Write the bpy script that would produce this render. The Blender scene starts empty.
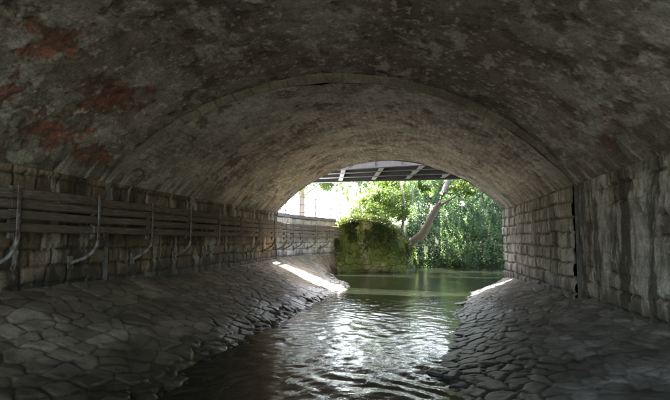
import bpy, math, random
import numpy as np
from mathutils import Vector, Matrix
random.seed(7); RNG=np.random.default_rng(11)
sc=bpy.context.scene
sc.view_settings.view_transform='Standard'
try: sc.view_settings.look='None'
except Exception: pass
sc.view_settings.exposure=0

# ------------------------------------------------------------ helpers
def hsh(ix,iy,seed):
    ix=ix.astype(np.int64); iy=iy.astype(np.int64)
    h=(ix*374761393+iy*668265263+seed*1274126177)&0xFFFFFFFF
    h=((h^(h>>13))*1274126177)&0xFFFFFFFF
    h=h^(h>>16)
    return (h&0xFFFFFF)/float(0xFFFFFF)
def vn(x,y,seed=0):
    x=np.asarray(x,float); y=np.asarray(y,float)
    ix=np.floor(x); iy=np.floor(y); fx=x-ix; fy=y-iy
    fx=fx*fx*(3-2*fx); fy=fy*fy*(3-2*fy)
    a=hsh(ix,iy,seed); b=hsh(ix+1,iy,seed); c=hsh(ix,iy+1,seed); d=hsh(ix+1,iy+1,seed)
    return (a*(1-fx)+b*fx)*(1-fy)+(c*(1-fx)+d*fx)*fy
def fbm(x,y,seed=0,o=4,g=.5):
    s=0;a=1.;t=0; x=np.asarray(x,float);y=np.asarray(y,float)
    for i in range(o):
        s=s+a*vn(x,y,seed+i*17); t+=a; a*=g
        x,y=(x*.8-y*.6)*2.03+3.7,(x*.6+y*.8)*2.03+1.3
    return np.clip((s/t-.5)*1.35+.5,0,1)
def voro(u,v,size,seed,asp=1.0):
    x=u/(size*asp); y=v/size
    ix=np.floor(x); iy=np.floor(y)
    F1=np.full(x.shape,9.); F2=np.full(x.shape,9.); cid=np.zeros(x.shape)
    for dx in (-1,0,1):
        for dy in (-1,0,1):
            cx=ix+dx; cy=iy+dy
            px=cx+.5+(hsh(cx,cy,seed)-.5)*.85; py=cy+.5+(hsh(cx,cy,seed+5)-.5)*.85
            d=np.hypot(px-x,py-y); r=hsh(cx,cy,seed+9)
            nf=d<F1
            F2=np.where(nf,F1,np.minimum(F2,d)); cid=np.where(nf,r,cid); F1=np.where(nf,d,F1)
    return (F2-F1)*size, cid
def blocks(u,v,h,l,seed):
    i=np.floor(v/h); off=hsh(i,i*0,seed)*l
    ll=l*(.75+.5*hsh(i,i*0+3,seed))
    j=np.floor((u+off)/ll); fu=(u+off)/ll-j; fv=v/h-i
    e=np.minimum(np.minimum(fu,1-fu)*ll,np.minimum(fv,1-fv)*h)
    return e, hsh(i,j,seed+4)
def sstep(a,b,x):
    t=np.clip((x-a)/(b-a),0,1); return t*t*(3-2*t)
def lerp(a,b,t):
    a=np.asarray(a,float); b=np.asarray(b,float); return a*(1-t[...,None])+b*t[...,None]
WARM=np.array([1.09,1.0,.87])

def link(ob,parent=None):
    sc.collection.objects.link(ob)
    if parent: ob.parent=parent
    return ob
def empty(name,loc=(0,0,0)):
    e=bpy.data.objects.new(name,None); e.empty_display_size=.3; sc.collection.objects.link(e); return e
def grid_obj(name,P,mat,col=None,uv=None,flip=False,parent=None,smooth=True):
    n,m=P.shape[:2]
    me=bpy.data.meshes.new(name)
    idx=np.arange(n*m).reshape(n,m)
    q=np.stack([idx[:-1,:-1],idx[1:,:-1],idx[1:,1:],idx[:-1,1:]],-1).reshape(-1,4)
    if flip: q=q[:,::-1]
    nf=len(q)
    me.vertices.add(n*m); me.vertices.foreach_set('co',P.reshape(-1).astype(np.float32))
    me.loops.add(nf*4); me.loops.foreach_set('vertex_index',q.reshape(-1).astype(np.int32))
    me.polygons.add(nf); me.polygons.foreach_set('loop_start',(np.arange(nf)*4).astype(np.int32))
    me.polygons.foreach_set('loop_total',np.full(nf,4,np.int32))
    if smooth: me.polygons.foreach_set('use_smooth',np.ones(nf,bool))
    me.update(calc_edges=True)
    if col is not None:
        a=me.color_attributes.new('Col','FLOAT_COLOR','POINT')
        c=np.ones((n*m,4),np.float32); k=col.shape[-1]; c[:,:k]=col.reshape(-1,k); c[:,:3]*=WARM; a.data.foreach_set('color',c.reshape(-1))
    me.materials.append(mat); me.validate()
    return link(bpy.data.objects.new(name,me),parent)
def pts_obj(name,V,F,mat,parent=None,smooth=False):
    me=bpy.data.meshes.new(name); me.from_pydata([tuple(v) for v in V],[],[tuple(f) for f in F]); me.update()
    if smooth:
        for p in me.polygons: p.use_smooth=True
    me.materials.append(mat); return link(bpy.data.objects.new(name,me),parent)
class MB:
    def __init__(s): s.V=[];s.F=[]
    def box(s,a,b,w,h,up=(0,0,1),bev=0.0):
        a=Vector(a);b=Vector(b);d=(b-a).normalized();up=Vector(up)
        sd=d.cross(up).normalized();u=sd.cross(d).normalized()
        i=len(s.V)
        if bev:
            c=bev; sec=[(-w/2+c,-h/2),(w/2-c,-h/2),(w/2,-h/2+c),(w/2,h/2-c),(w/2-c,h/2),(-w/2+c,h/2),(-w/2,h/2-c),(-w/2,-h/2+c)]
        else: sec=[(-w/2,-h/2),(w/2,-h/2),(w/2,h/2),(-w/2,h/2)]
        n=len(sec)
        for p in (a,b):
            for (x,y) in sec: s.V.append(p+sd*x+u*y)
        s.F+=[tuple(range(i,i+n)),tuple(range(i+2*n-1,i+n-1,-1))]
        for k in range(n):
            k2=(k+1)%n; s.F.append((i+k2,i+k,i+n+k,i+n+k2))
    def ibeam(s,a,b,w,h,t=.02):
        a=Vector(a);b=Vector(b)
        z=Vector((0,0,1))
        s.box(a+z*(h/2-t/2),b+z*(h/2-t/2),w,t)
        s.box(a-z*(h/2-t/2),b-z*(h/2-t/2),w,t)
        s.box(a,b,t,h-2*t-.002)
    def tube(s,pts,rad,n=8):
        pts=[Vector(p) for p in pts]
        base=len(s.V)
        for k,p in enumerate(pts):
            d=(pts[min(k+1,len(pts)-1)]-pts[max(k-1,0)]).normalized()
            r=rad[k] if hasattr(rad,'__len__') else rad
            up=Vector((0,0,1)) if abs(d.z)<.9 else Vector((1,0,0))
            sd=d.cross(up).normalized();u=sd.cross(d)
            for j in range(n):
                an=2*math.pi*j/n; s.V.append(p+(sd*math.cos(an)+u*math.sin(an))*r)
        for k in range(len(pts)-1):
            for j in range(n):
                j2=(j+1)%n; s.F.append((base+k*n+j,base+k*n+j2,base+(k+1)*n+j2,base+(k+1)*n+j))
        s.F.append(tuple(base+j for j in range(n))[::-1]); s.F.append(tuple(base+(len(pts)-1)*n+j for j in range(n)))
    def obj(s,name,mat,parent=None,smooth=False): return pts_obj(name,s.V,s.F,mat,parent,smooth)

# ------------------------------------------------------------ material toolkit
class NT:
    def __init__(s,name):
        s.m=bpy.data.materials.new(name); s.m.use_nodes=True; s.t=s.m.node_tree
        s.t.nodes.clear(); s.out=s.n('ShaderNodeOutputMaterial')
        s.b=s.n('ShaderNodeBsdfPrincipled'); s.l(s.b.outputs[0],s.out.inputs[0])
        s.co=s.n('ShaderNodeTexCoord').outputs['Object']
    def n(s,t,**k):
        x=s.t.nodes.new(t)
        for a,b in k.items(): setattr(x,a,b)
        return x
    def l(s,a,b): s.t.links.new(a,b)
    def val(s,i,v):
        if isinstance(v,bpy.types.NodeSocket): s.l(v,i)
        else: i.default_value=v
    def noise(s,scale,detail=4,rough=.6,co=None,dist=0):
        x=s.n('ShaderNodeTexNoise'); x.inputs['Scale'].default_value=scale; x.inputs['Detail'].default_value=detail
        x.inputs['Roughness'].default_value=rough; x.inputs['Distortion'].default_value=dist
        s.l(co or s.co,x.inputs['Vector']); return x.outputs['Fac']
    def ramp(s,f,pts):
        x=s.n('ShaderNodeValToRGB'); e=x.color_ramp.elements
        while len(e)<len(pts): e.new(.5)
        for k,(p,c) in enumerate(pts):
            e[k].position=p; e[k].color=(c,c,c,1) if not hasattr(c,'__len__') else tuple(c)+(1,)
        s.l(f,x.inputs[0]); return x.outputs[0]
    def mix(s,f,a,b,mode='MIX'):
        x=s.n('ShaderNodeMix',data_type='RGBA',blend_type=mode)
        s.val(x.inputs[0],f)
        for i,v in ((6,a),(7,b)):
            if isinstance(v,tuple) and len(v)==3: v=v+(1,)
            s.val(x.inputs[i],v)
        return x.outputs[2]
    def math(s,op,a,b=0.0,clamp=False):
        x=s.n('ShaderNodeMath',operation=op,use_clamp=clamp); s.val(x.inputs[0],a); s.val(x.inputs[1],b); return x.outputs[0]
    def mapping(s,scale=(1,1,1),co=None,rot=(0,0,0)):
        x=s.n('ShaderNodeMapping'); x.inputs['Scale'].default_value=scale; x.inputs['Rotation'].default_value=rot; s.l(co or s.co,x.inputs[0]); return x.outputs[0]
    def bump(s,h,strength=.5,dist=.02,prev=None):
        x=s.n('ShaderNodeBump'); x.inputs['Strength'].default_value=strength; x.inputs['Distance'].default_value=dist
        s.l(h,x.inputs['Height'])
        if prev: s.l(prev,x.inputs['Normal'])
        return x.outputs[0]
    def fin(s,col,rough=.9,bump=None,spec=None):
        if isinstance(col,tuple): col=col+(1,) if len(col)==3 else col
        s.val(s.b.inputs['Base Color'],col); s.val(s.b.inputs['Roughness'],rough)
        if bump: s.l(bump,s.b.inputs['Normal'])
        if spec is not None: s.val(s.b.inputs['Specular IOR Level'],spec)
        return s.m
def mason(name,fs=22,rmin=.35,b=.8,dist=.02,lo=.5,hi=1.4,rmax=.9):
    k=NT(name); a=k.n('ShaderNodeAttribute',attribute_name='Col')
    f=k.noise(fs,5,.72)
    c=k.mix(1.,a.outputs['Color'],k.ramp(f,[(.28,lo),(.5,.98),(.72,hi)]),'MULTIPLY')
    r=k.ramp(a.outputs['Alpha'],[(0.,rmin),(1.,rmax)])
    return k.fin(c,r,k.bump(f,b,dist),.35)
M={}
M['vault']=mason('weathered_vault_render',26,.5,.9,.02,.5,1.45)
M['wall']=mason('wall_stone',30,.35,.8,.015)
M['bank']=mason('river_paving_stone',42,.28,.6,.01,.65,1.3,.7)
def simple(name,c,r=.6,metal=0,ns=12,amt=.5,b=.3):
    k=NT(name); n=k.noise(ns,3,.7)
    col=k.mix(k.ramp(n,[(.3,0.),(.7,1.)]),tuple(x*(1-amt) for x in c),c)
    k.b.inputs['Metallic'].default_value=metal
    return k.fin(col,r,k.bump(n,b,.01))
def galv():
    k=NT('rusting_galvanised_steel'); n=k.noise(9,5,.75)
    c=k.mix(k.ramp(n,[(.42,0.),(.58,1.)]),(.25,.24,.21),(.13,.085,.055))
    return k.fin(c,.8,k.bump(n,.4,.004),.2)
M['galv']=galv()
M['steel']=simple('painted_bridge_steel',(.13,.13,.14),.55,0,9,.35)
M['steel_l']=simple('pale_painted_steel',(.5,.5,.53),.5,0,9,.2)
M['deck']=simple('bridge_deck_plate',(.07,.07,.08),.8,0,5,.4)
M['rock']=simple('wet_rock',(.07,.06,.046),.4,0,9,.6,.8)
M['ground']=simple('grassy_earth',(.09,.11,.045),.95,0,3,.6,.6)
M['asph']=simple('pale_pavement',(.4,.39,.37),.9,0,8,.2,.2)
M['bark']=simple('tree_bark',(.26,.205,.15),.9,0,18,.6,.9)
M['bounce']=simple('pale_bounce_gravel',(.42,.4,.36),.95,0,30,.35,.6)  # pale tone meant to bounce daylight into the tunnel
def wood():
    k=NT('weathered_plank'); co=k.mapping((16,1.2,16)); n=k.noise(3,4,.7,co=co); n2=k.noise(1.3,3,.6)
    c=k.mix(k.ramp(n,[(.3,0.),(.7,1.)]),(.08,.06,.04),(.30,.245,.175))
    c=k.mix(k.ramp(n2,[(.45,0.),(.62,.65)]),c,(.125,.10,.06))
    return k.fin(c,.9,k.bump(n,.6,.01),.15)
M['wood']=wood()
def leafm(name,a,b,tr=.5):
    k=NT(name); oi=k.noise(1.6,3,.7)
    c=k.mix(k.ramp(oi,[(.35,0.),(.65,1.)]),a,b)
    k.fin(c,.45,None,.5)
    t=k.n('ShaderNodeBsdfTranslucent'); c2=k.mix(1.,c,(1.4,1.4,.7),'MULTIPLY'); k.l(c2,t.inputs[0])
    mx=k.n('ShaderNodeMixShader'); mx.inputs[0].default_value=tr; k.l(k.b.outputs[0],mx.inputs[1]); k.l(t.outputs[0],mx.inputs[2]); k.l(mx.outputs[0],k.out.inputs[0])
    return k.m
M['leaf']=leafm('tree_leaves',(.055,.09,.025),(.13,.18,.05),.5)
M['ivy']=leafm('ivy_leaves',(.04,.08,.045),(.12,.18,.10),.5)
M['ivyd']=leafm('wall_ivy_leaves',(.06,.09,.025),(.12,.15,.045),.35)
def water():
    k=NT('stream_water')
    co=k.mapping((1.5,1.,1.)); n1=k.noise(9,4,.6,co=co,dist=.4)
    k.b.inputs['IOR'].default_value=1.33
    return k.fin((.013,.016,.010),.02,k.bump(n1,.32,.018),.8)
M['water']=water()

# ------------------------------------------------------------ tunnel geometry
XL,XR=-5.4,2.8
def yexit(X): return 18.4-(X-XL)/8.2*.8
def ystep(X): return 8.0+(X-XL)/8.2*1.7
Y0=-2.8
def arc(cx,half,rise,zs,n):
    R=(half*half+rise*rise)/(2*rise); a=math.asin(half/R)
    th=np.linspace(-a,a,n); return np.stack([cx+R*np.sin(th), zs+R*np.cos(th)-(R-rise)],-1), (th+a)*R, th
NEAR=dict(cx=-1.3,half=4.18,rise=2.02,zs=1.0)
FAR=dict(cx=-1.3,half=4.1,rise=1.86,zs=1.0)
bridge=empty('stone_arch_bridge')
def vault(name,A,ya,yb,seed,su,sv,amp,far):
    L=arc(A['cx'],A['half'],A['rise'],A['zs'],5)[1][-1]; n=int(L/su)
    P2,s,th=arc(A['cx'],A['half'],A['rise'],A['zs'],n)
    m=int(abs(float(yb(np.array(-1.3)))-float(ya(np.array(-1.3))))/sv)
    r=np.linspace(0,1,m)
    X=P2[:,0][:,None]; Z=P2[:,1][:,None]
    Y=ya(X)+(yb(X)-ya(X))*r[None,:]
    S=np.repeat(s[:,None],m,1); T=th[:,None]; ZZ=np.repeat(Z,m,1); XX=np.repeat(X,m,1)
    wy=Y+(fbm(S*2,Y*2,seed+60,3)-.5)*.14; ws=S+(fbm(S*2,Y*2,seed+61,3)-.5)*.14
    e,cid=blocks(wy,ws,.125 if far else .15,.34,seed)
    lossm=sstep(.48,.64,fbm(S*.8,Y*.8,seed+31,5,.6))
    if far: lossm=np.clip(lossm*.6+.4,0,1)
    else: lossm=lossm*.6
    jt=1-sstep(.002,.024,e+(fbm(S*16,Y*16,seed+33,2)-.5)*.014)
    crater=sstep(.68,.73,fbm(S*2.6,Y*2.6,seed+40,6,.65))
    def blob(c,rx,ry):
        q=np.sqrt(((XX-c[0])**2+(ZZ-c[2])**2)/rx**2+(Y-c[1])**2/ry**2); return 1-sstep(.2,1.3,q)
    B=0*S
    for c,rx,ry in (((-5.0,6.1,1.6),.5,.9),((-5.2,7.2,1.35),.3,.6),((-4.85,5.0,1.75),.35,.5),((-4.4,6.5,2.1),.5,.9),((2.4,6.7,1.6),.3,.4),((2.6,7.4,1.35),.2,.3),((-4.2,4.8,2.3),.4,.6),((2.3,5.4,1.8),.2,.35)):
        B=np.maximum(B,blob(c,rx,ry))
    redm=sstep(.54,.60,B*.25+fbm(S*4.6,Y*3.2,seed+50,6,.75)*.76)*(B>.02)
    d=(fbm(S*.9,Y*.8,seed,4)-.5)*amp*2.2+(fbm(S*6,Y*6,seed+3,4,.6)-.5)*amp*.7
    d-=lossm*jt*.009+crater*.012+redm*.010*(1+.6*jt)
    fade=np.minimum(sstep(0,.12,S),sstep(0,.12,s[-1]-S)); d*=fade
    P=np.stack([X-np.sin(T)*d, Y, Z-np.cos(T)*d],-1)
    med=fbm(S*2.2,Y*2.2,seed+5,6,.6); big=fbm(S*.45,Y*.5,seed+6,4); fine=fbm(S*9,Y*9,seed+7,4,.6)
    if far: C=lerp((.46,.445,.41),(.68,.675,.645),sstep(.3,.7,med))  # paler far render, colour lifted further to stand in for exit light
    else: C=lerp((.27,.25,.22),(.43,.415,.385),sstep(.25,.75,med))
    C=lerp(C,C*np.array([.55,.50,.45]),sstep(.45,.65,big)*(.4 if far else .75))
    C=lerp(C,(.21,.15,.11),sstep(.52,.72,fbm(S*.7,Y*.9,seed+8,6,.65))*(.35 if far else .5))
    C=lerp(C,(.62,.61,.58),sstep(.60,.74,fbm(S*3.6,Y*1.8,seed+9,6,.68))*.65)
    C=lerp(C,(.70,.69,.66),sstep(.68,.75,fbm(S*11,Y*9,seed+19,4,.65))*.7)
    C*= (1+(cid-.5)*.4*lossm)[...,None]
    C=lerp(C,C*.5,jt*lossm*.75)
    C=lerp(C,C*.5,sstep(.60,.72,fine)*.6)
    C=lerp(C,(.11,.09,.072),crater*.7)
    rb=lerp((.38,.12,.07),(.20,.10,.07),sstep(.3,.7,fine)); rb=rb*(1+(cid-.5)*.7)[...,None]; rb=lerp(rb,(.18,.14,.115),jt*.7)
    C=lerp(C,rb,redm*.8)
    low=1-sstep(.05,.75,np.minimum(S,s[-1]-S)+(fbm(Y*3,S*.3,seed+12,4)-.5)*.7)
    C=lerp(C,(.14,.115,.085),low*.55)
    runs=sstep(.62,.70,fbm(Y*7,S*.5,seed+13,3))*(1-sstep(.2,.55,np.minimum(S,s[-1]-S)+(fbm(Y*5,S*0,seed+14,2)-.5)*.5))
    C=lerp(C,(.66,.65,.6),runs*.75)
    pale=sstep(.62,.66,blob((-5.36,5.95,1.12),.2,.3)*.5+fbm(S*5,Y*5,seed+15,5,.6)*.5)
    if not far: C=lerp(C,(.5,.55,.44),pale*.9)
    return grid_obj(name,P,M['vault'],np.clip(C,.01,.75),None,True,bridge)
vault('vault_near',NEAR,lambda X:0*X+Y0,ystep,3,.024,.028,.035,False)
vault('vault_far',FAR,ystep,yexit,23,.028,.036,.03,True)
n=260
rr=np.linspace(0,1,7)[None,:]
a1,s1,_=arc(NEAR['cx'],NEAR['half']+.03,NEAR['rise']+.03,1.0,n); a2=arc(FAR['cx'],FAR['half'],FAR['rise'],1.0,n)[0]
X=a1[:,0:1]*(1-rr)+a2[:,0:1]*rr; Z=a1[:,1:2]*(1-rr)+a2[:,1:2]*rr
SS=np.repeat(s1[:,None],7,1)
Pr=np.stack([X,ystep(X)-.02+(fbm(X*3,Z*3,5)-.5)*.08-(1-rr)*.06,Z+(fbm(SS*2,SS*0,6)-.5)*.02],-1)
e,cid=blocks(SS,SS*0+.05,5,.3,5)
C=lerp((.12,.105,.09),(.25,.23,.2),fbm(SS*3,rr*1+SS*0,8,4)); C=lerp(C,C*.6,1-sstep(.0,.02,e)); C=C*(.85+.3*cid)[...,None]  # ring colour darkened to offset the light reaching it from upstream
grid_obj('vault_step_ring',Pr,M['vault'],C,None,False,bridge)

def wall_along(name,path,z0,z1,normal_side,c1,c2,seed,h=.26,l=.5,depth=.035,step=.025,style='block',parent=None,stainbase=0.35,wash=0.,moss=.25,mossc=(.08,.085,.04),stain=.6,jc=.35,ztop=None):
    pts=np.array(path,float); seg=np.hypot(*(pts[1:]-pts[:-1]).T); cum=np.concatenate([[0],np.cumsum(seg)])
    s=np.arange(0,cum[-1]+step,step); s[-1]=cum[-1]
    x=np.interp(s,cum,pts[:,0]); y=np.interp(s,cum,pts[:,1])
    tx=np.gradient(x);ty=np.gradient(y);q=np.hypot(tx,ty)+1e-9;tx/=q;ty/=q
    k=15
    if len(s)>2*k:
        ker=np.ones(k)/k; tx=np.convolve(np.pad(tx,k//2,'edge'),ker,'valid');ty=np.convolve(np.pad(ty,k//2,'edge'),ker,'valid')
    nx=ty*normal_side; ny=-tx*normal_side
    z=np.linspace(z0,z1,max(3,int((z1-z0)/step)))
    S,Z=np.meshgrid(s,z,indexing='ij')
    if ztop is not None: Z=z0+(Z-z0)*((ztop(S)-z0)/(z1-z0))
    wob=(fbm(S*1.5,Z*1.5,seed+8,3)-.5)*.07
    if style=='block': e,cid=blocks(S+wob,Z-z0+wob,h,l,seed)
    else: e,cid=voro(S,Z-z0,h,seed,l/h)
    g=sstep(.003,.032,e+(fbm(S*12,Z*12,seed+2,3)-.5)*.025)
    w=sstep(.62-wash*.5,.66-wash*.5,fbm(S*1.1,Z*1.1,seed+20,6,.6)) if wash else 0*S
    d=depth*g*(.55+.9*cid)*(1-w)+w*(depth*1.35)+(fbm(S*5,Z*5,seed+1,5,.6)-.5)*.035
    P=np.stack([x[:,None]+nx[:,None]*d,y[:,None]+ny[:,None]*d,Z],-1)
    med=fbm(S*4,Z*4,seed+3,6,.65)
    C=lerp(c1,c2,cid); C=C*(.55+.9*med)[...,None]
    C=lerp(C,C*jc,1-g)
    if wash:
        W=lerp((.34,.33,.30),(.60,.59,.56),sstep(.3,.7,med)); W=lerp(W,(.22,.18,.14),sstep(.46,.6,fbm(S*2,Z*.7,seed+21,6,.65))*.65)
        W=lerp(W,W*.65,(1-sstep(.0,.025,e))*.8)
        C=lerp(C,W,w)
    C=lerp(C,mossc,sstep(.45-.2*(moss>.7),.65-.15*(moss>.7),fbm(S*1.3,Z*1.6,seed+4,5,.6))*moss)
    st=sstep(.50,.64,fbm(S*2.6,Z*.6,seed+5,6,.65))*stain
    C=lerp(C,(.05,.045,.033),st)
    C=lerp(C,(.6,.58,.52),sstep(.66,.73,fbm(S*5,Z*1.2,seed+15,5,.6))*(.6 if moss<.7 else .15))
    low=np.clip((1-sstep(0,stainbase,Z-z0-.2+(fbm(S*2,Z*2,seed+6)-.5)*.4)),0,1)*.7
    C=lerp(C,(.04,.038,.028),low)
    CC=np.concatenate([np.clip(C,.01,.8),(1-.6*low)[...,None]],-1)
    return grid_obj(name,P,M['wall'],CC,None,normal_side<0,parent)
ys=float(ystep(XL)); ye=float(yexit(XL))
BR=((.18,.14,.1),(.34,.27,.195))
wall_along('left_wall_near',[(XL-.08,Y0),(XL-.08,ys+.02)],-.9,1.02,1,*BR,31,parent=bridge,stain=.7,moss=.4)
wall_along('left_wall_far',[(XL,ys),(XL,ye)],-.9,1.01,1,*BR,32,parent=bridge,stain=.6,moss=.4)
ysr=float(ystep(XR)); yer=float(yexit(XR))
SA=((.30,.275,.23),(.5,.475,.42))
wall_along('right_wall_far',[(XR,ysr),(XR,yer)],-1.25,1.01,-1,*SA,33,h=.28,l=.42,depth=.06,parent=bridge,stain=.5)
wall_along('right_wall_near',[(XR+.09,Y0),(XR+.09,ysr+.02)],-1.25,1.02,-1,(.2,.17,.14),(.37,.335,.28),34,h=.26,l=.45,depth=.04,parent=bridge,wash=.42,stain=.8,step=.02,moss=.35)
spm=simple('spandrel_masonry',(.3,.28,.24),.9,0,6,.5,.6)
mb=MB()
for (xa,xb,yy,zb) in ((XL-.11,XL+.02,ys,-.9),(XR-.02,XR+.11,ysr,-1.25)):
    i=len(mb.V); mb.V+=[Vector((xa,yy-.004,zb)),Vector((xb,yy-.004,zb)),Vector((xb,yy-.004,1.03)),Vector((xa,yy-.004,1.03))]; mb.F.append((i,i+1,i+2,i+3))
mb.obj('pilaster_face',simple('dark_quoin',(.16,.14,.11),.9,0,8,.6,.8),bridge)
def spandrel(name,A,yf,mat,ext=12):
    n=60; p=arc(A['cx'],A['half']-.01,A['rise']-.01,A['zs'],n)[0]
    V=[];F=[]
    inner=[(p[0,0],-2.4)]+[tuple(q) for q in p]+[(p[-1,0],-2.4)]
    for (x,z) in inner: V.append((x,yf(x),z));V.append((x,yf(x),4.3))
    for k in range(1,len(inner)-2): F.append((2*k,2*k+2,2*k+3,2*k+1))
    xa=p[0,0];xb=p[-1,0]
    for (a,b) in ((xa-ext,xa),(xb,xb+ext)):
        i=len(V); V+=[(a,yf(a),-2.4),(b,yf(b),-2.4),(b,yf(b),4.3),(a,yf(a),4.3)]; F.append((i,i+1,i+2,i+3))
    return pts_obj(name,V,F,mat,bridge)
spandrel('downstream_spandrel',FAR,lambda x:yexit(np.clip(x,XL,XR)),spm)
spandrel('upstream_spandrel',NEAR,lambda x:Y0,spm)
pts_obj('roadway_fill',[(-18,Y0,4.3),(14,Y0,4.3),(14,17.6,4.3),(2.8,17.6,4.3),(-5.4,18.4,4.3),(-18,18.4,4.3)],[(0,1,2,3,4,5)],M['asph'],bridge)
pts_obj('abutment_ends',[(-17.5,Y0,-2),(-17.5,18.4,-2),(-17.5,18.4,4.3),(-17.5,Y0,4.3),(14,Y0,-2),(14,17.6,-2),(14,17.6,4.3),(14,Y0,4.3)],[(0,1,2,3),(4,5,6,7)],spm,bridge)
mb=MB(); mb.box((-17.5,18.2,4.6),(-5.4,18.2,4.6),.3,.6); mb.box((-5.4,18.2,4.602),(2.8,17.42,4.602),.3,.6); mb.box((2.8,17.4,4.6),(14,17.4,4.6),.3,.6); mb.box((-17.5,Y0+.2,4.6),(14,Y0+.2,4.6),.3,.6)
mb.obj('parapets',spm,bridge)

# ------------------------------------------------------------ banks
def bank(name,Ys,xtop,ztop,xwater,zbot,seed,size,asp,depth,side,c1,c2,jcol,jw=.03,jamt=.8,step=.026,mossc=(.11,.10,.06),moss=.4,dark=.4):
    y=np.arange(Ys[0],Ys[1],step); xt=xtop(y);zt=ztop(y);zb=zbot(y)
    xb=xt+(xwater(y)-xt)/((zt+1.6)/(zt-zb))
    W=np.max(np.hypot(xt-xb,zt-zb)); m=int(W/step); t=np.linspace(0,1,m)
    T=t[None,:]; X=xt[:,None]*(1-T)+xb[:,None]*T; Z=zt[:,None]*(1-T)+zb[:,None]*T; Y=np.repeat(y[:,None],m,1)
    U=Y;V=np.hypot(X-xt[:,None],Z-zt[:,None])
    wu=(fbm(U*2,V*2,seed+11,4)-.5)*.2; wv=(fbm(U*2,V*2,seed+12,4)-.5)*.2
    e,cid=voro(U+wu,V+wv,size,seed,asp)
    g=sstep(.0,jw,e+(fbm(U*14,V*14,seed+30,2)-.5)*.014)
    low=sstep(.62,.82,T+(fbm(U*1.3,V*1.3,seed+4)-.5)*.35)
    d=depth*g*(.5+.7*cid)*(1+1.5*low)+(fbm(U*.6,V*.6,seed+1,3)-.5)*.12+(fbm(U*7,V*7,seed+2,4,.6)-.5)*(.018+.04*low)
    Xn=X+side*d*.45; Zn=Z+d*.88-.04
    P=np.stack([Xn,Y,Zn],-1)
    C=lerp(c1,c2,cid)*(.55+.9*fbm(U*5,V*5,seed+3,5,.65))[...,None]
    C=lerp(C,mossc,sstep(.42,.62,fbm(U*.8,V*.9,seed+16,5,.6))*moss)
    C=lerp(C,(.055,.047,.035),sstep(.52,.7,fbm(U*1.2,V*1.5,seed+17,6,.65))*dark)
    C=lerp(C,jcol,(1-g)*jamt*(.5+.5*sstep(.3,.6,fbm(U*1.5,V*1.5,seed+18,3))))
    wet=sstep(-1.18,-1.52,Zn+(fbm(U*1.5,V*2,seed+7)-.5)*.36)
    C=lerp(C,C*.25,wet)
    CC=np.concatenate([np.clip(C,.008,.8),(1-.9*wet)[...,None]],-1)
    return grid_obj(name,P,M['bank'],CC,None,side>0,None)
lb_y=[-12,8,12,17.0,18.5,20,22,24,25.3]; lb_top=[-5.45,-5.45,-5.45,-5.45,-5.42,-5.3,-5.0,-4.5,-4.1]; lb_w=[-2.8,-2.75,-2.65,-2.55,-2.8,-3.3,-3.8,-4.2,-4.1]
bank('left_paved_bank',(-6,25.2),lambda y:np.interp(y,lb_y,lb_top),lambda y:0*y-.68,lambda y:np.interp(y,lb_y,lb_w),lambda y:0*y-1.85,51,.25,1.4,.024,1,(.18,.15,.10),(.29,.255,.185),(.05,.04,.028),jw=.034,jamt=.8)
rb_y=[-12,7,8.5,12.3,16,19,22]; rb_w=[.22,.28,.34,.86,1.5,2.75,3.9]
bank('right_paved_bank',(-6,21),lambda y:np.interp(y,[-12,17,21],[2.95,2.95,4.2]),lambda y:0*y-1.0,lambda y:np.interp(y,rb_y,rb_w),lambda y:0*y-1.85,61,.21,1.35,.026,-1,(.14,.132,.117),(.31,.298,.272),(.055,.05,.042),jw=.03,jamt=.8,moss=.2,dark=.4)

# retaining walls beyond the tunnel
LW=[(XL,18.4),(-5.42,19.2),(-5.3,20.5),(-5.05,22),(-4.7,23.5),(-4.25,25.0)]
wall_along('left_retaining_wall',LW,-.9,.95,1,(.42,.41,.38),(.58,.57,.54),71,stainbase=.3,stain=.1,moss=.1)
IW=[(-4.25,25.0),(-3.6,25.12),(-2.4,25.2),(-1.4,25.4),(-.8,25.8),(-.5,26.6),(-.45,28),(-.4,30.2)]
ZT=lambda s:np.interp(s,[0,.3,1.0,2.2,3.2,4.2,6,8],[.6,.85,1.12,1.0,.55,-.3,-.9,-1.2])
wall_along('ivy_covered_wall',IW,-1.9,1.0,1,(.15,.17,.08),(.24,.26,.13),72,style='voro',h=.3,l=.45,depth=.06,moss=.95,mossc=(.13,.18,.045),stain=.25,ztop=ZT,jc=.65)

# ------------------------------------------------------------ water
xs=np.arange(-5.,16,.05); 
def ripples(X,Y):
    near=np.exp(-((Y-5)/7)**2)
    d=(fbm(X*1.6+.3*np.sin(Y*1.3),Y*1.1,91,4)-.5)*.014
    d=d+np.sin((Y*1.0+X*1.5+2.2*fbm(X*.9,Y*.8,92,3))*9)*.0034*(.2+near)*fbm(X*.7,Y*.7,95,2)*2
    d=d+np.sin((Y*1.2-X*1.1+2.0*fbm(X*1.1,Y*.9,96,3))*13)*.0018*(.1+near)
    d=d+(fbm(X*5,Y*3.6,93,4,.6)-.5)*.014*(.35+near)
    return d
yy=np.concatenate([np.arange(-6,3,.2),np.arange(3,20,.045),np.arange(20,40,.12)])
Xg,Yg=np.meshgrid(xs,yy,indexing='ij')
grid_obj('stream_water',np.stack([Xg,Yg,-1.6+ripples(Xg,Yg)],-1),M['water'],flip=False)

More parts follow.
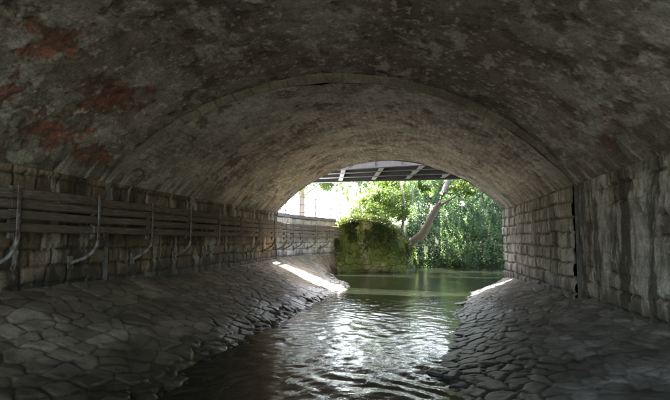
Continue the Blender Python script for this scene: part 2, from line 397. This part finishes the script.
# ------------------------------------------------------------ ground sheet
def inside(X,Y):
    l=np.interp(Y,[-300,-30,18.4,19.2,20.5,22,23.5,25.0,25.79,25.8,26.6,28,31],[-5.6,-5.6,-5.6,-5.6,-5.5,-5.3,-5.0,-4.7,-4.7,-1.1,-.85,-.8,-.7])
    r=np.interp(Y,[-300,-5,17.6,21,25,28,31],[3.1,3.1,3.1,4.4,8,14,30])
    return (X>l)&(X<r)&(Y<31)
gx=np.concatenate([[-400,-200,-100,-60,-40,-30,-22,-15],np.arange(-12,14,.2),[16,20,26,34,50,80,150,400]])
gy=np.concatenate([[-300,-150,-80,-40,-25,-15,-10],np.arange(-6,18,.6),np.arange(18,40,.2),[42,46,52,60,75,100,150,250,500]])
GX,GY=np.meshgrid(gx,gy,indexing='ij')
ins=inside(GX,GY)
GZ=.92+(fbm(GX*.5,GY*.5,5,3)-.5)*.12+ sstep(31,42,GY)*sstep(-8,2,GX)*1.5
mound=(GX>-4.4)&(GX<-.2)&(GY>25.5)&(GY<31)
GZ=np.where(mound,np.minimum(GZ,np.interp(GX,[-4.3,-3.6,-2.6,-1.8,-.9],[.5,.92,.92,.5,-1.2])),GZ)
GZ=np.where((GY<Y0-.1),-1.05+sstep(8,30,np.abs(GX+1.3))*2.5,GZ)
far=(GY>=30.8)&(GX>-.8); GZ=np.where(far, np.interp(GY,[30.8,31.2,34,40],[-2.2,-1.3,1.6,3.0])+(fbm(GX*.8,GY*.8,6,3)-.5)*.5, GZ)
rgt=(GX>3)&(GY>17.8)&(GY<31)&(~ins); GZ=np.where(rgt,1.2,GZ)
GZ=np.where(ins,-2.3,GZ)
grid_obj('ground',np.stack([GX,GY,GZ],-1),M['ground'],flip=False,smooth=False)
pts_obj('pavement',[(-30,18.6,1.05),(-5.6,18.6,1.05),(-5.5,20.5,1.05),(-5.2,22.2,1.05),(-4.6,25.1,1.05),(-4.3,30,1.05),(-4.5,60,1.05),(-30,60,1.05)],[(0,1,2,3,4,5,6,7)],M['asph'])
mb=MB()
for a,b in zip(LW[:-1],LW[1:]): mb.box((a[0]-.12,a[1],1.0),(b[0]-.12,b[1]+.01,1.0),.38,.14)
mb.obj('wall_coping',spm)
pts_obj('added_bounce_shore',[(3.0,Y0-.1,-.99),(3.0,-30,-.99),(9.2,-30,-.9),(9.2,Y0-.1,-.9),(-5.5,Y0-.1,-.66),(-5.5,-30,-.66),(-11,-30,-.66),(-11,Y0-.1,-.66)],[(0,1,2,3),(4,7,6,5)],M['bounce'])  # unseen pale ground added behind the camera to bounce sunlight inside

# ------------------------------------------------------------ guard railing (left)
rail=empty('guard_railing')
RX=-5.0
path=[(RX,y) for y in np.arange(-1,18.2,1.6)]+[(RX,18.4),(-5.0,19.3),(-4.9,20.5),(-4.65,22),(-4.3,23.4),(-4.0,24.7)]
mb=MB()
zs=[.59,.45,.31,.15]
for k,(a,b) in enumerate(zip(path[:-1],path[1:])):
    for i,z in enumerate(zs):
        j=lambda: random.uniform(-.014,.014)
        ja,jb=(j(),j()),(j(),j())
        mb.box((a[0]+ja[0],a[1]+.006,z+ja[1]),(b[0]+jb[0],b[1]-.006,z+jb[1]),.07,.115 if i else .13,bev=.016)
mb.obj('planks',M['wood'],rail)
mb=MB()
def bracket(mb,x,y,wx):
    mb.box((x-.06,y,.02),(x-.06,y,.68),.06,.05,up=(1,0,0))
    mb.box((x+.048,y,-.02),(x+.048,y,.69),.045,.016,up=(1,0,0))
    pts=[(x+.048,y,.0),(x+.025,y,-.1),(x-.05,y,-.2),(x-.17,y,-.28),(wx+.06,y,-.36)]
    for a,b in zip(pts[:-1],pts[1:]): mb.box(a,b,.045,.025,up=(0,1,0))
    mb.box((x-.06,y,.50),(wx+.03,y,.50),.04,.04)
    mb.box((wx+.055,y,-.45),(wx+.055,y,-.25),.12,.02,up=(1,0,0))
    for zz in zs: mb.tube([(x+.05,y,zz),(x+.068,y,zz)],.014,6)
for y in np.arange(-.9,18.4,1.6): bracket(mb,RX,float(y),XL-(.08 if y<8 else 0))
for (x,y) in [(-5.0,19.3),(-4.9,20.5),(-4.65,22),(-4.3,23.4)]: bracket(mb,x,y,x-.4)
mb.obj('brackets',M['galv'],rail)

fen=empty('metal_fence')
mb=MB()
fp=[(-5.65,18.8),(-5.6,20.5),(-5.35,22),(-4.95,23.6),(-4.5,25.2),(-4.3,27),(-4.3,30)]
for a,b in zip(fp[:-1],fp[1:]):
    a=Vector((a[0],a[1],0));b=Vector((b[0],b[1],0));L=(b-a).length
    for z in (1.25,1.6,1.95): mb.tube([a+Vector((0,0,z)),b+Vector((0,0,z))],.024,6)
    mb.tube([a+Vector((0,0,1.0)),a+Vector((0,0,2.0))],.035,8)
    nb=int(L/.16)
    for i in range(1,nb):
        p=a.lerp(b,i/nb); mb.tube([p+Vector((0,0,1.26)),p+Vector((0,0,1.94))],.008,5)
mb.obj('bars',M['steel_l'],fen)

# ------------------------------------------------------------ steel bridge
sb=empty('steel_girder_bridge')
def near(x): return 21.2-.22*(x+5)
def farr(x): return 25.4-.05*(x+5)
mb=MB(); z=3.22
for t in np.linspace(0,1,4):
    a=(-11,near(-11)*(1-t)+farr(-11)*t,z); b=(11,near(11)*(1-t)+farr(11)*t,z)
    mb.ibeam(a,b,.26,.5 if t in(0,1) else .4,.03)
for x in np.arange(-10.6,11,1.1): mb.box((x,near(x)-.06,2.99),(x,near(x)-.06,3.44),.02,.1,up=(0,1,0))
mb.obj('main_girders',M['steel'],sb)
mb=MB()
for x in np.arange(-10.5,11,1.7):
    mb.ibeam((x+.5,near(x)+.16,z-.05),(x-.3,farr(x)-.16,z-.05),.2,.28,.018)
mb.obj('cross_beams',M['steel_l'],sb)
V=[(-11,near(-11)-.25,3.5),(11,near(11)-.25,3.5),(11,farr(11)+.25,3.5),(-11,farr(-11)+.25,3.5)]; V+=[(x,y,3.62) for x,y,_ in V]
pts_obj('deck',V,[(3,2,1,0),(4,5,6,7),(0,1,5,4),(1,2,6,5),(2,3,7,6),(3,0,4,7)],M['deck'],sb)
mb=MB()
for f in (near,farr):
    for x in np.arange(-11,11.1,1.1): mb.box((x,f(x),3.62),(x,f(x),4.7),.05,.05,up=(0,1,0))
    for zz in (4.0,4.35,4.7): mb.tube([(-11,f(-11),zz),(11,f(11),zz)],.025,6)
mb.obj('handrails',M['steel_l'],sb)
mb=MB()
for x in(-10.6,10.6): mb.box((x,near(x),1.9),(x,farr(x),1.9),.8,2.1)
mb.obj('bearing_piers',spm,sb)

# ------------------------------------------------------------ river rocks
def rocks(name,items,mat):
    V=[];F=[]
    import bmesh
    bm=bmesh.new(); bmesh.ops.create_icosphere(bm,subdivisions=2,radius=1); bv=np.array([v.co[:] for v in bm.verts]); bf=[[v.index for v in f.verts] for f in bm.faces]; bm.free()
    for (x,y,z,s) in items:
        R=RNG.normal(size=(3,3)); Q,_=np.linalg.qr(R)
        q=bv.copy(); 
        for _ in range(7):
            d=RNG.normal(size=3); d/=np.linalg.norm(d); h=RNG.uniform(.45,.85); pr=q@d; q=q-np.outer(np.maximum(pr-h,0),d)
        q=(q*RNG.uniform(.6,1.2,3))@Q*s*np.array([1,1,.5])+np.array([x,y,z])
        i=len(V); V+=list(q); F+=[[a+i for a in f] for f in bf]
    return pts_obj(name,V,F,mat)
it=[]
for y in np.arange(3.2,17,.16):
    w_=float(np.interp(y,lb_y,lb_w)); x=w_-.05+RNG.normal()*.2; it.append((x,y+RNG.uniform(-.1,.1),-1.66+max(0,(w_-x))*.33,RNG.uniform(.07,.16)))
for y in np.arange(3.5,16,.5):
    x=float(np.interp(y,rb_y,rb_w))-.02+RNG.normal()*.12; it.append((x,y,-1.66,RNG.uniform(.05,.12)))
rocks('river_rocks',it,M['rock'])

# ------------------------------------------------------------ foliage
def leaves(name,C,size,mat,parent=None):
    C=np.asarray(C); n=len(C); s=size*RNG.uniform(.6,1.4,n)
    a=RNG.normal(size=(n,3)); a/=np.linalg.norm(a,axis=1)[:,None]
    b=RNG.normal(size=(n,3)); b-= (b*a).sum(1)[:,None]*a; b/=np.linalg.norm(b,axis=1)[:,None]
    a*=s[:,None]; b*=(s*.6)[:,None]
    c=np.cross(a,b); c/=np.linalg.norm(c,axis=1)[:,None]; c*= (s*.25)[:,None]
    V=np.stack([C-a,C+b*.9-a*.1+c,C+a,C-b*.9-a*.1+c],1).reshape(-1,3)
    me=bpy.data.meshes.new(name); me.vertices.add(4*n); me.vertices.foreach_set('co',V.reshape(-1).astype(np.float32))
    me.loops.add(4*n); me.loops.foreach_set('vertex_index',np.arange(4*n,dtype=np.int32)); me.polygons.add(n)
    me.polygons.foreach_set('loop_start',(np.arange(n)*4).astype(np.int32)); me.polygons.foreach_set('loop_total',np.full(n,4,np.int32))
    me.update(calc_edges=True); me.materials.append(mat); return link(bpy.data.objects.new(name,me),parent)
def clump(c,r,nsub,per,sub=.35):
    out=[]
    for _ in range(nsub):
        d=RNG.normal(size=3); d/=np.linalg.norm(d); rr=RNG.uniform(.35,1)**.5
        cc=np.array(c)+d*np.array(r)*rr; s=sub*RNG.uniform(.5,1.3)
        out.append(cc+RNG.normal(size=(per,3))*s*np.array([.5,.5,.35]))
    return np.concatenate(out)
def tree(name,trunk,rad,limbs,crowns,lsize,mat=M['leaf']):
    e=empty(name); mb=MB(); mb.tube(trunk,rad,10)
    for L,r in limbs: mb.tube(L,r,7)
    mb.obj('trunk_and_limbs',M['bark'],e,True)
    leaves('crown_leaves',np.concatenate([clump(*c) for c in crowns]),lsize,mat,e)
tree('leaning_tree',[(-1.0,26.9,-1.0),(-.75,26.7,-.45),(-.35,26.6,-.05),(.05,26.55,.25),(.35,26.5,.7),(.6,26.5,1.25),(.95,26.5,1.75),(1.25,26.6,2.5),(1.6,26.8,3.4),(2.2,27.2,5)],[.28,.24,.2,.21,.19,.17,.17,.15,.12,.07],
 [([(.95,26.5,1.75),(1.5,26.3,2.05),(2.3,26.1,2.5)],[.07,.045,.025]),([(-.75,26.7,-.4),(-.95,27.0,.6),(-.8,27.2,1.6),(-1.0,27.5,3.2)],[.11,.08,.07,.05]),([(-.8,27.2,1.4),(-.45,27.0,2.1),(-.35,27.1,3)],[.045,.035,.02])],
 [((1.5,28,5.6),(3,2.4,1.8),40,60,.6),((-.8,29,5.2),(2.4,2,1.6),30,60,.6),((2.4,26.6,2.7),(.8,.8,.4),12,60,.35)],.09)
leaves('shrub',np.concatenate([clump((-2.2,27.2,1.7),(1.6,1.2,1.0),80,90,.4),clump((-1.2,28.3,2.1),(.9,.9,1.0),40,90,.4)]),.06,M['leaf'])
pp=[];P_=np.array(IW); segL=np.concatenate([[0],np.cumsum(np.hypot(*(P_[1:]-P_[:-1]).T))])
for _ in range(22000):
    ss=RNG.uniform(0,6.5); k=int(np.searchsorted(segL,ss)-1); k=max(k,0); f=(ss-segL[k])/(segL[k+1]-segL[k]); p=P_[k]*(1-f)+P_[k+1]*f
    zt=float(ZT(ss))
    zz=zt+.16-abs(RNG.normal())*.75
    if zz<-1.5: continue
    if fbm(np.array([p[0]*2.2+k]),np.array([zz*1.3]),77,3)[0]>.56 and zz<zt-.1: continue
    tn=P_[k+1]-P_[k]; tn/=np.linalg.norm(tn); o_=.08+abs(RNG.normal())*.08
    if zz>zt-.05: o_=RNG.uniform(-.9,.12); zz+=RNG.uniform(0,.15)
    pp.append((p[0]+tn[1]*o_,p[1]-tn[0]*o_,zz))
leaves('wall_ivy',pp,.04,M['ivyd'])
def curtain(n,x0,x1,ytop,ybot,ztop,zbot,seed):
    x=RNG.uniform(x0,x1,n); t=RNG.uniform(0,1,n)
    y=ybot+(ytop-ybot)*t**1.3; z=zbot+(ztop-zbot)*t
    b=(fbm(x*1.4,z*.7,seed,3)-.5)*1.9; y=y-b+RNG.normal(size=n)*.12
    z=z+RNG.normal(size=n)*.1
    keep=fbm(x*3,z*1.2,seed+3,3)<.7
    return np.stack([x,y,z],1)[keep]
leaves('hanging_ivy',np.concatenate([curtain(42000,-.8,7.5,34.5,30.4,4.2,-1.55,81),curtain(12000,1.2,6,30.2,29.6,2.6,-1.0,85)]),.065,M['ivy'])
leaves('bank_shrub',clump((5.6,22,1.6),(1.2,2.2,1.6),50,50,.45),.08,M['leaf'])
tree('pine_tree',[(4.5,37,2),(4.3,37,6),(4.6,37.2,10)],[.3,.22,.12],[([(4.3,37,5),(2,36,7)],[.1,.04])],[((4.5,36.5,7.0),(4.0,3,4.0),110,60,.9)],.16)
tree('lime_tree',[(-11,46,1),(-11,46,6),(-11.3,46,10)],[.3,.22,.1],[([(-11,46,4),(-8,45,6)],[.1,.04])],[((-11,45,8),(3.6,3,3.6),70,60,.9),((-8.5,44,5.4),(1.6,1.4,.9),20,60,.6)],.16)
bg=[]
for x in np.arange(-70,70,4):
    y=62+RNG.uniform(-4,8)
    if -26<x<-6: continue
    bg.append(clump((x,y,RNG.uniform(3.5,6)),(3.5,2.5,RNG.uniform(4,7)),40,40,1.4))
for x in np.arange(-2,16,2.4): bg.append(clump((x,44+RNG.uniform(-1,2),3.2),(2,1.5,3),50,60,.9))
leaves('distant_trees',np.concatenate(bg),.26,M['leaf'])

# ------------------------------------------------------------ light
el=math.radians(54); az=math.radians(-8)
sd=Vector((math.sin(az)*math.cos(el),math.cos(az)*math.cos(el),math.sin(el)))
w=bpy.data.worlds.new('World'); sc.world=w; w.use_nodes=True
nt=w.node_tree; bgn=nt.nodes['Background']; sky=nt.nodes.new('ShaderNodeTexSky'); sky.sky_type='NISHITA'; sky.sun_disc=False
sky.sun_elevation=el; sky.sun_rotation=az; sky.dust_density=3.0
nt.links.new(sky.outputs[0],bgn.inputs[0]); bgn.inputs[1].default_value=2.1
sl=bpy.data.lights.new('sun','SUN'); sl.energy=56; sl.angle=math.radians(.5); sl.color=(1,.96,.9)
so=bpy.data.objects.new('sun',sl); so.rotation_euler=(-sd).to_track_quat('-Z','Y').to_euler(); link(so)

# ------------------------------------------------------------ camera
cam=bpy.data.cameras.new('camera'); co=bpy.data.objects.new('camera',cam); link(co)
cam.sensor_width=36; cam.lens=26.87; cam.clip_start=.05; cam.clip_end=2000
co.location=(0,0,0); co.rotation_euler=(math.radians(90+4.57),0,math.radians(9.65))
sc.camera=co
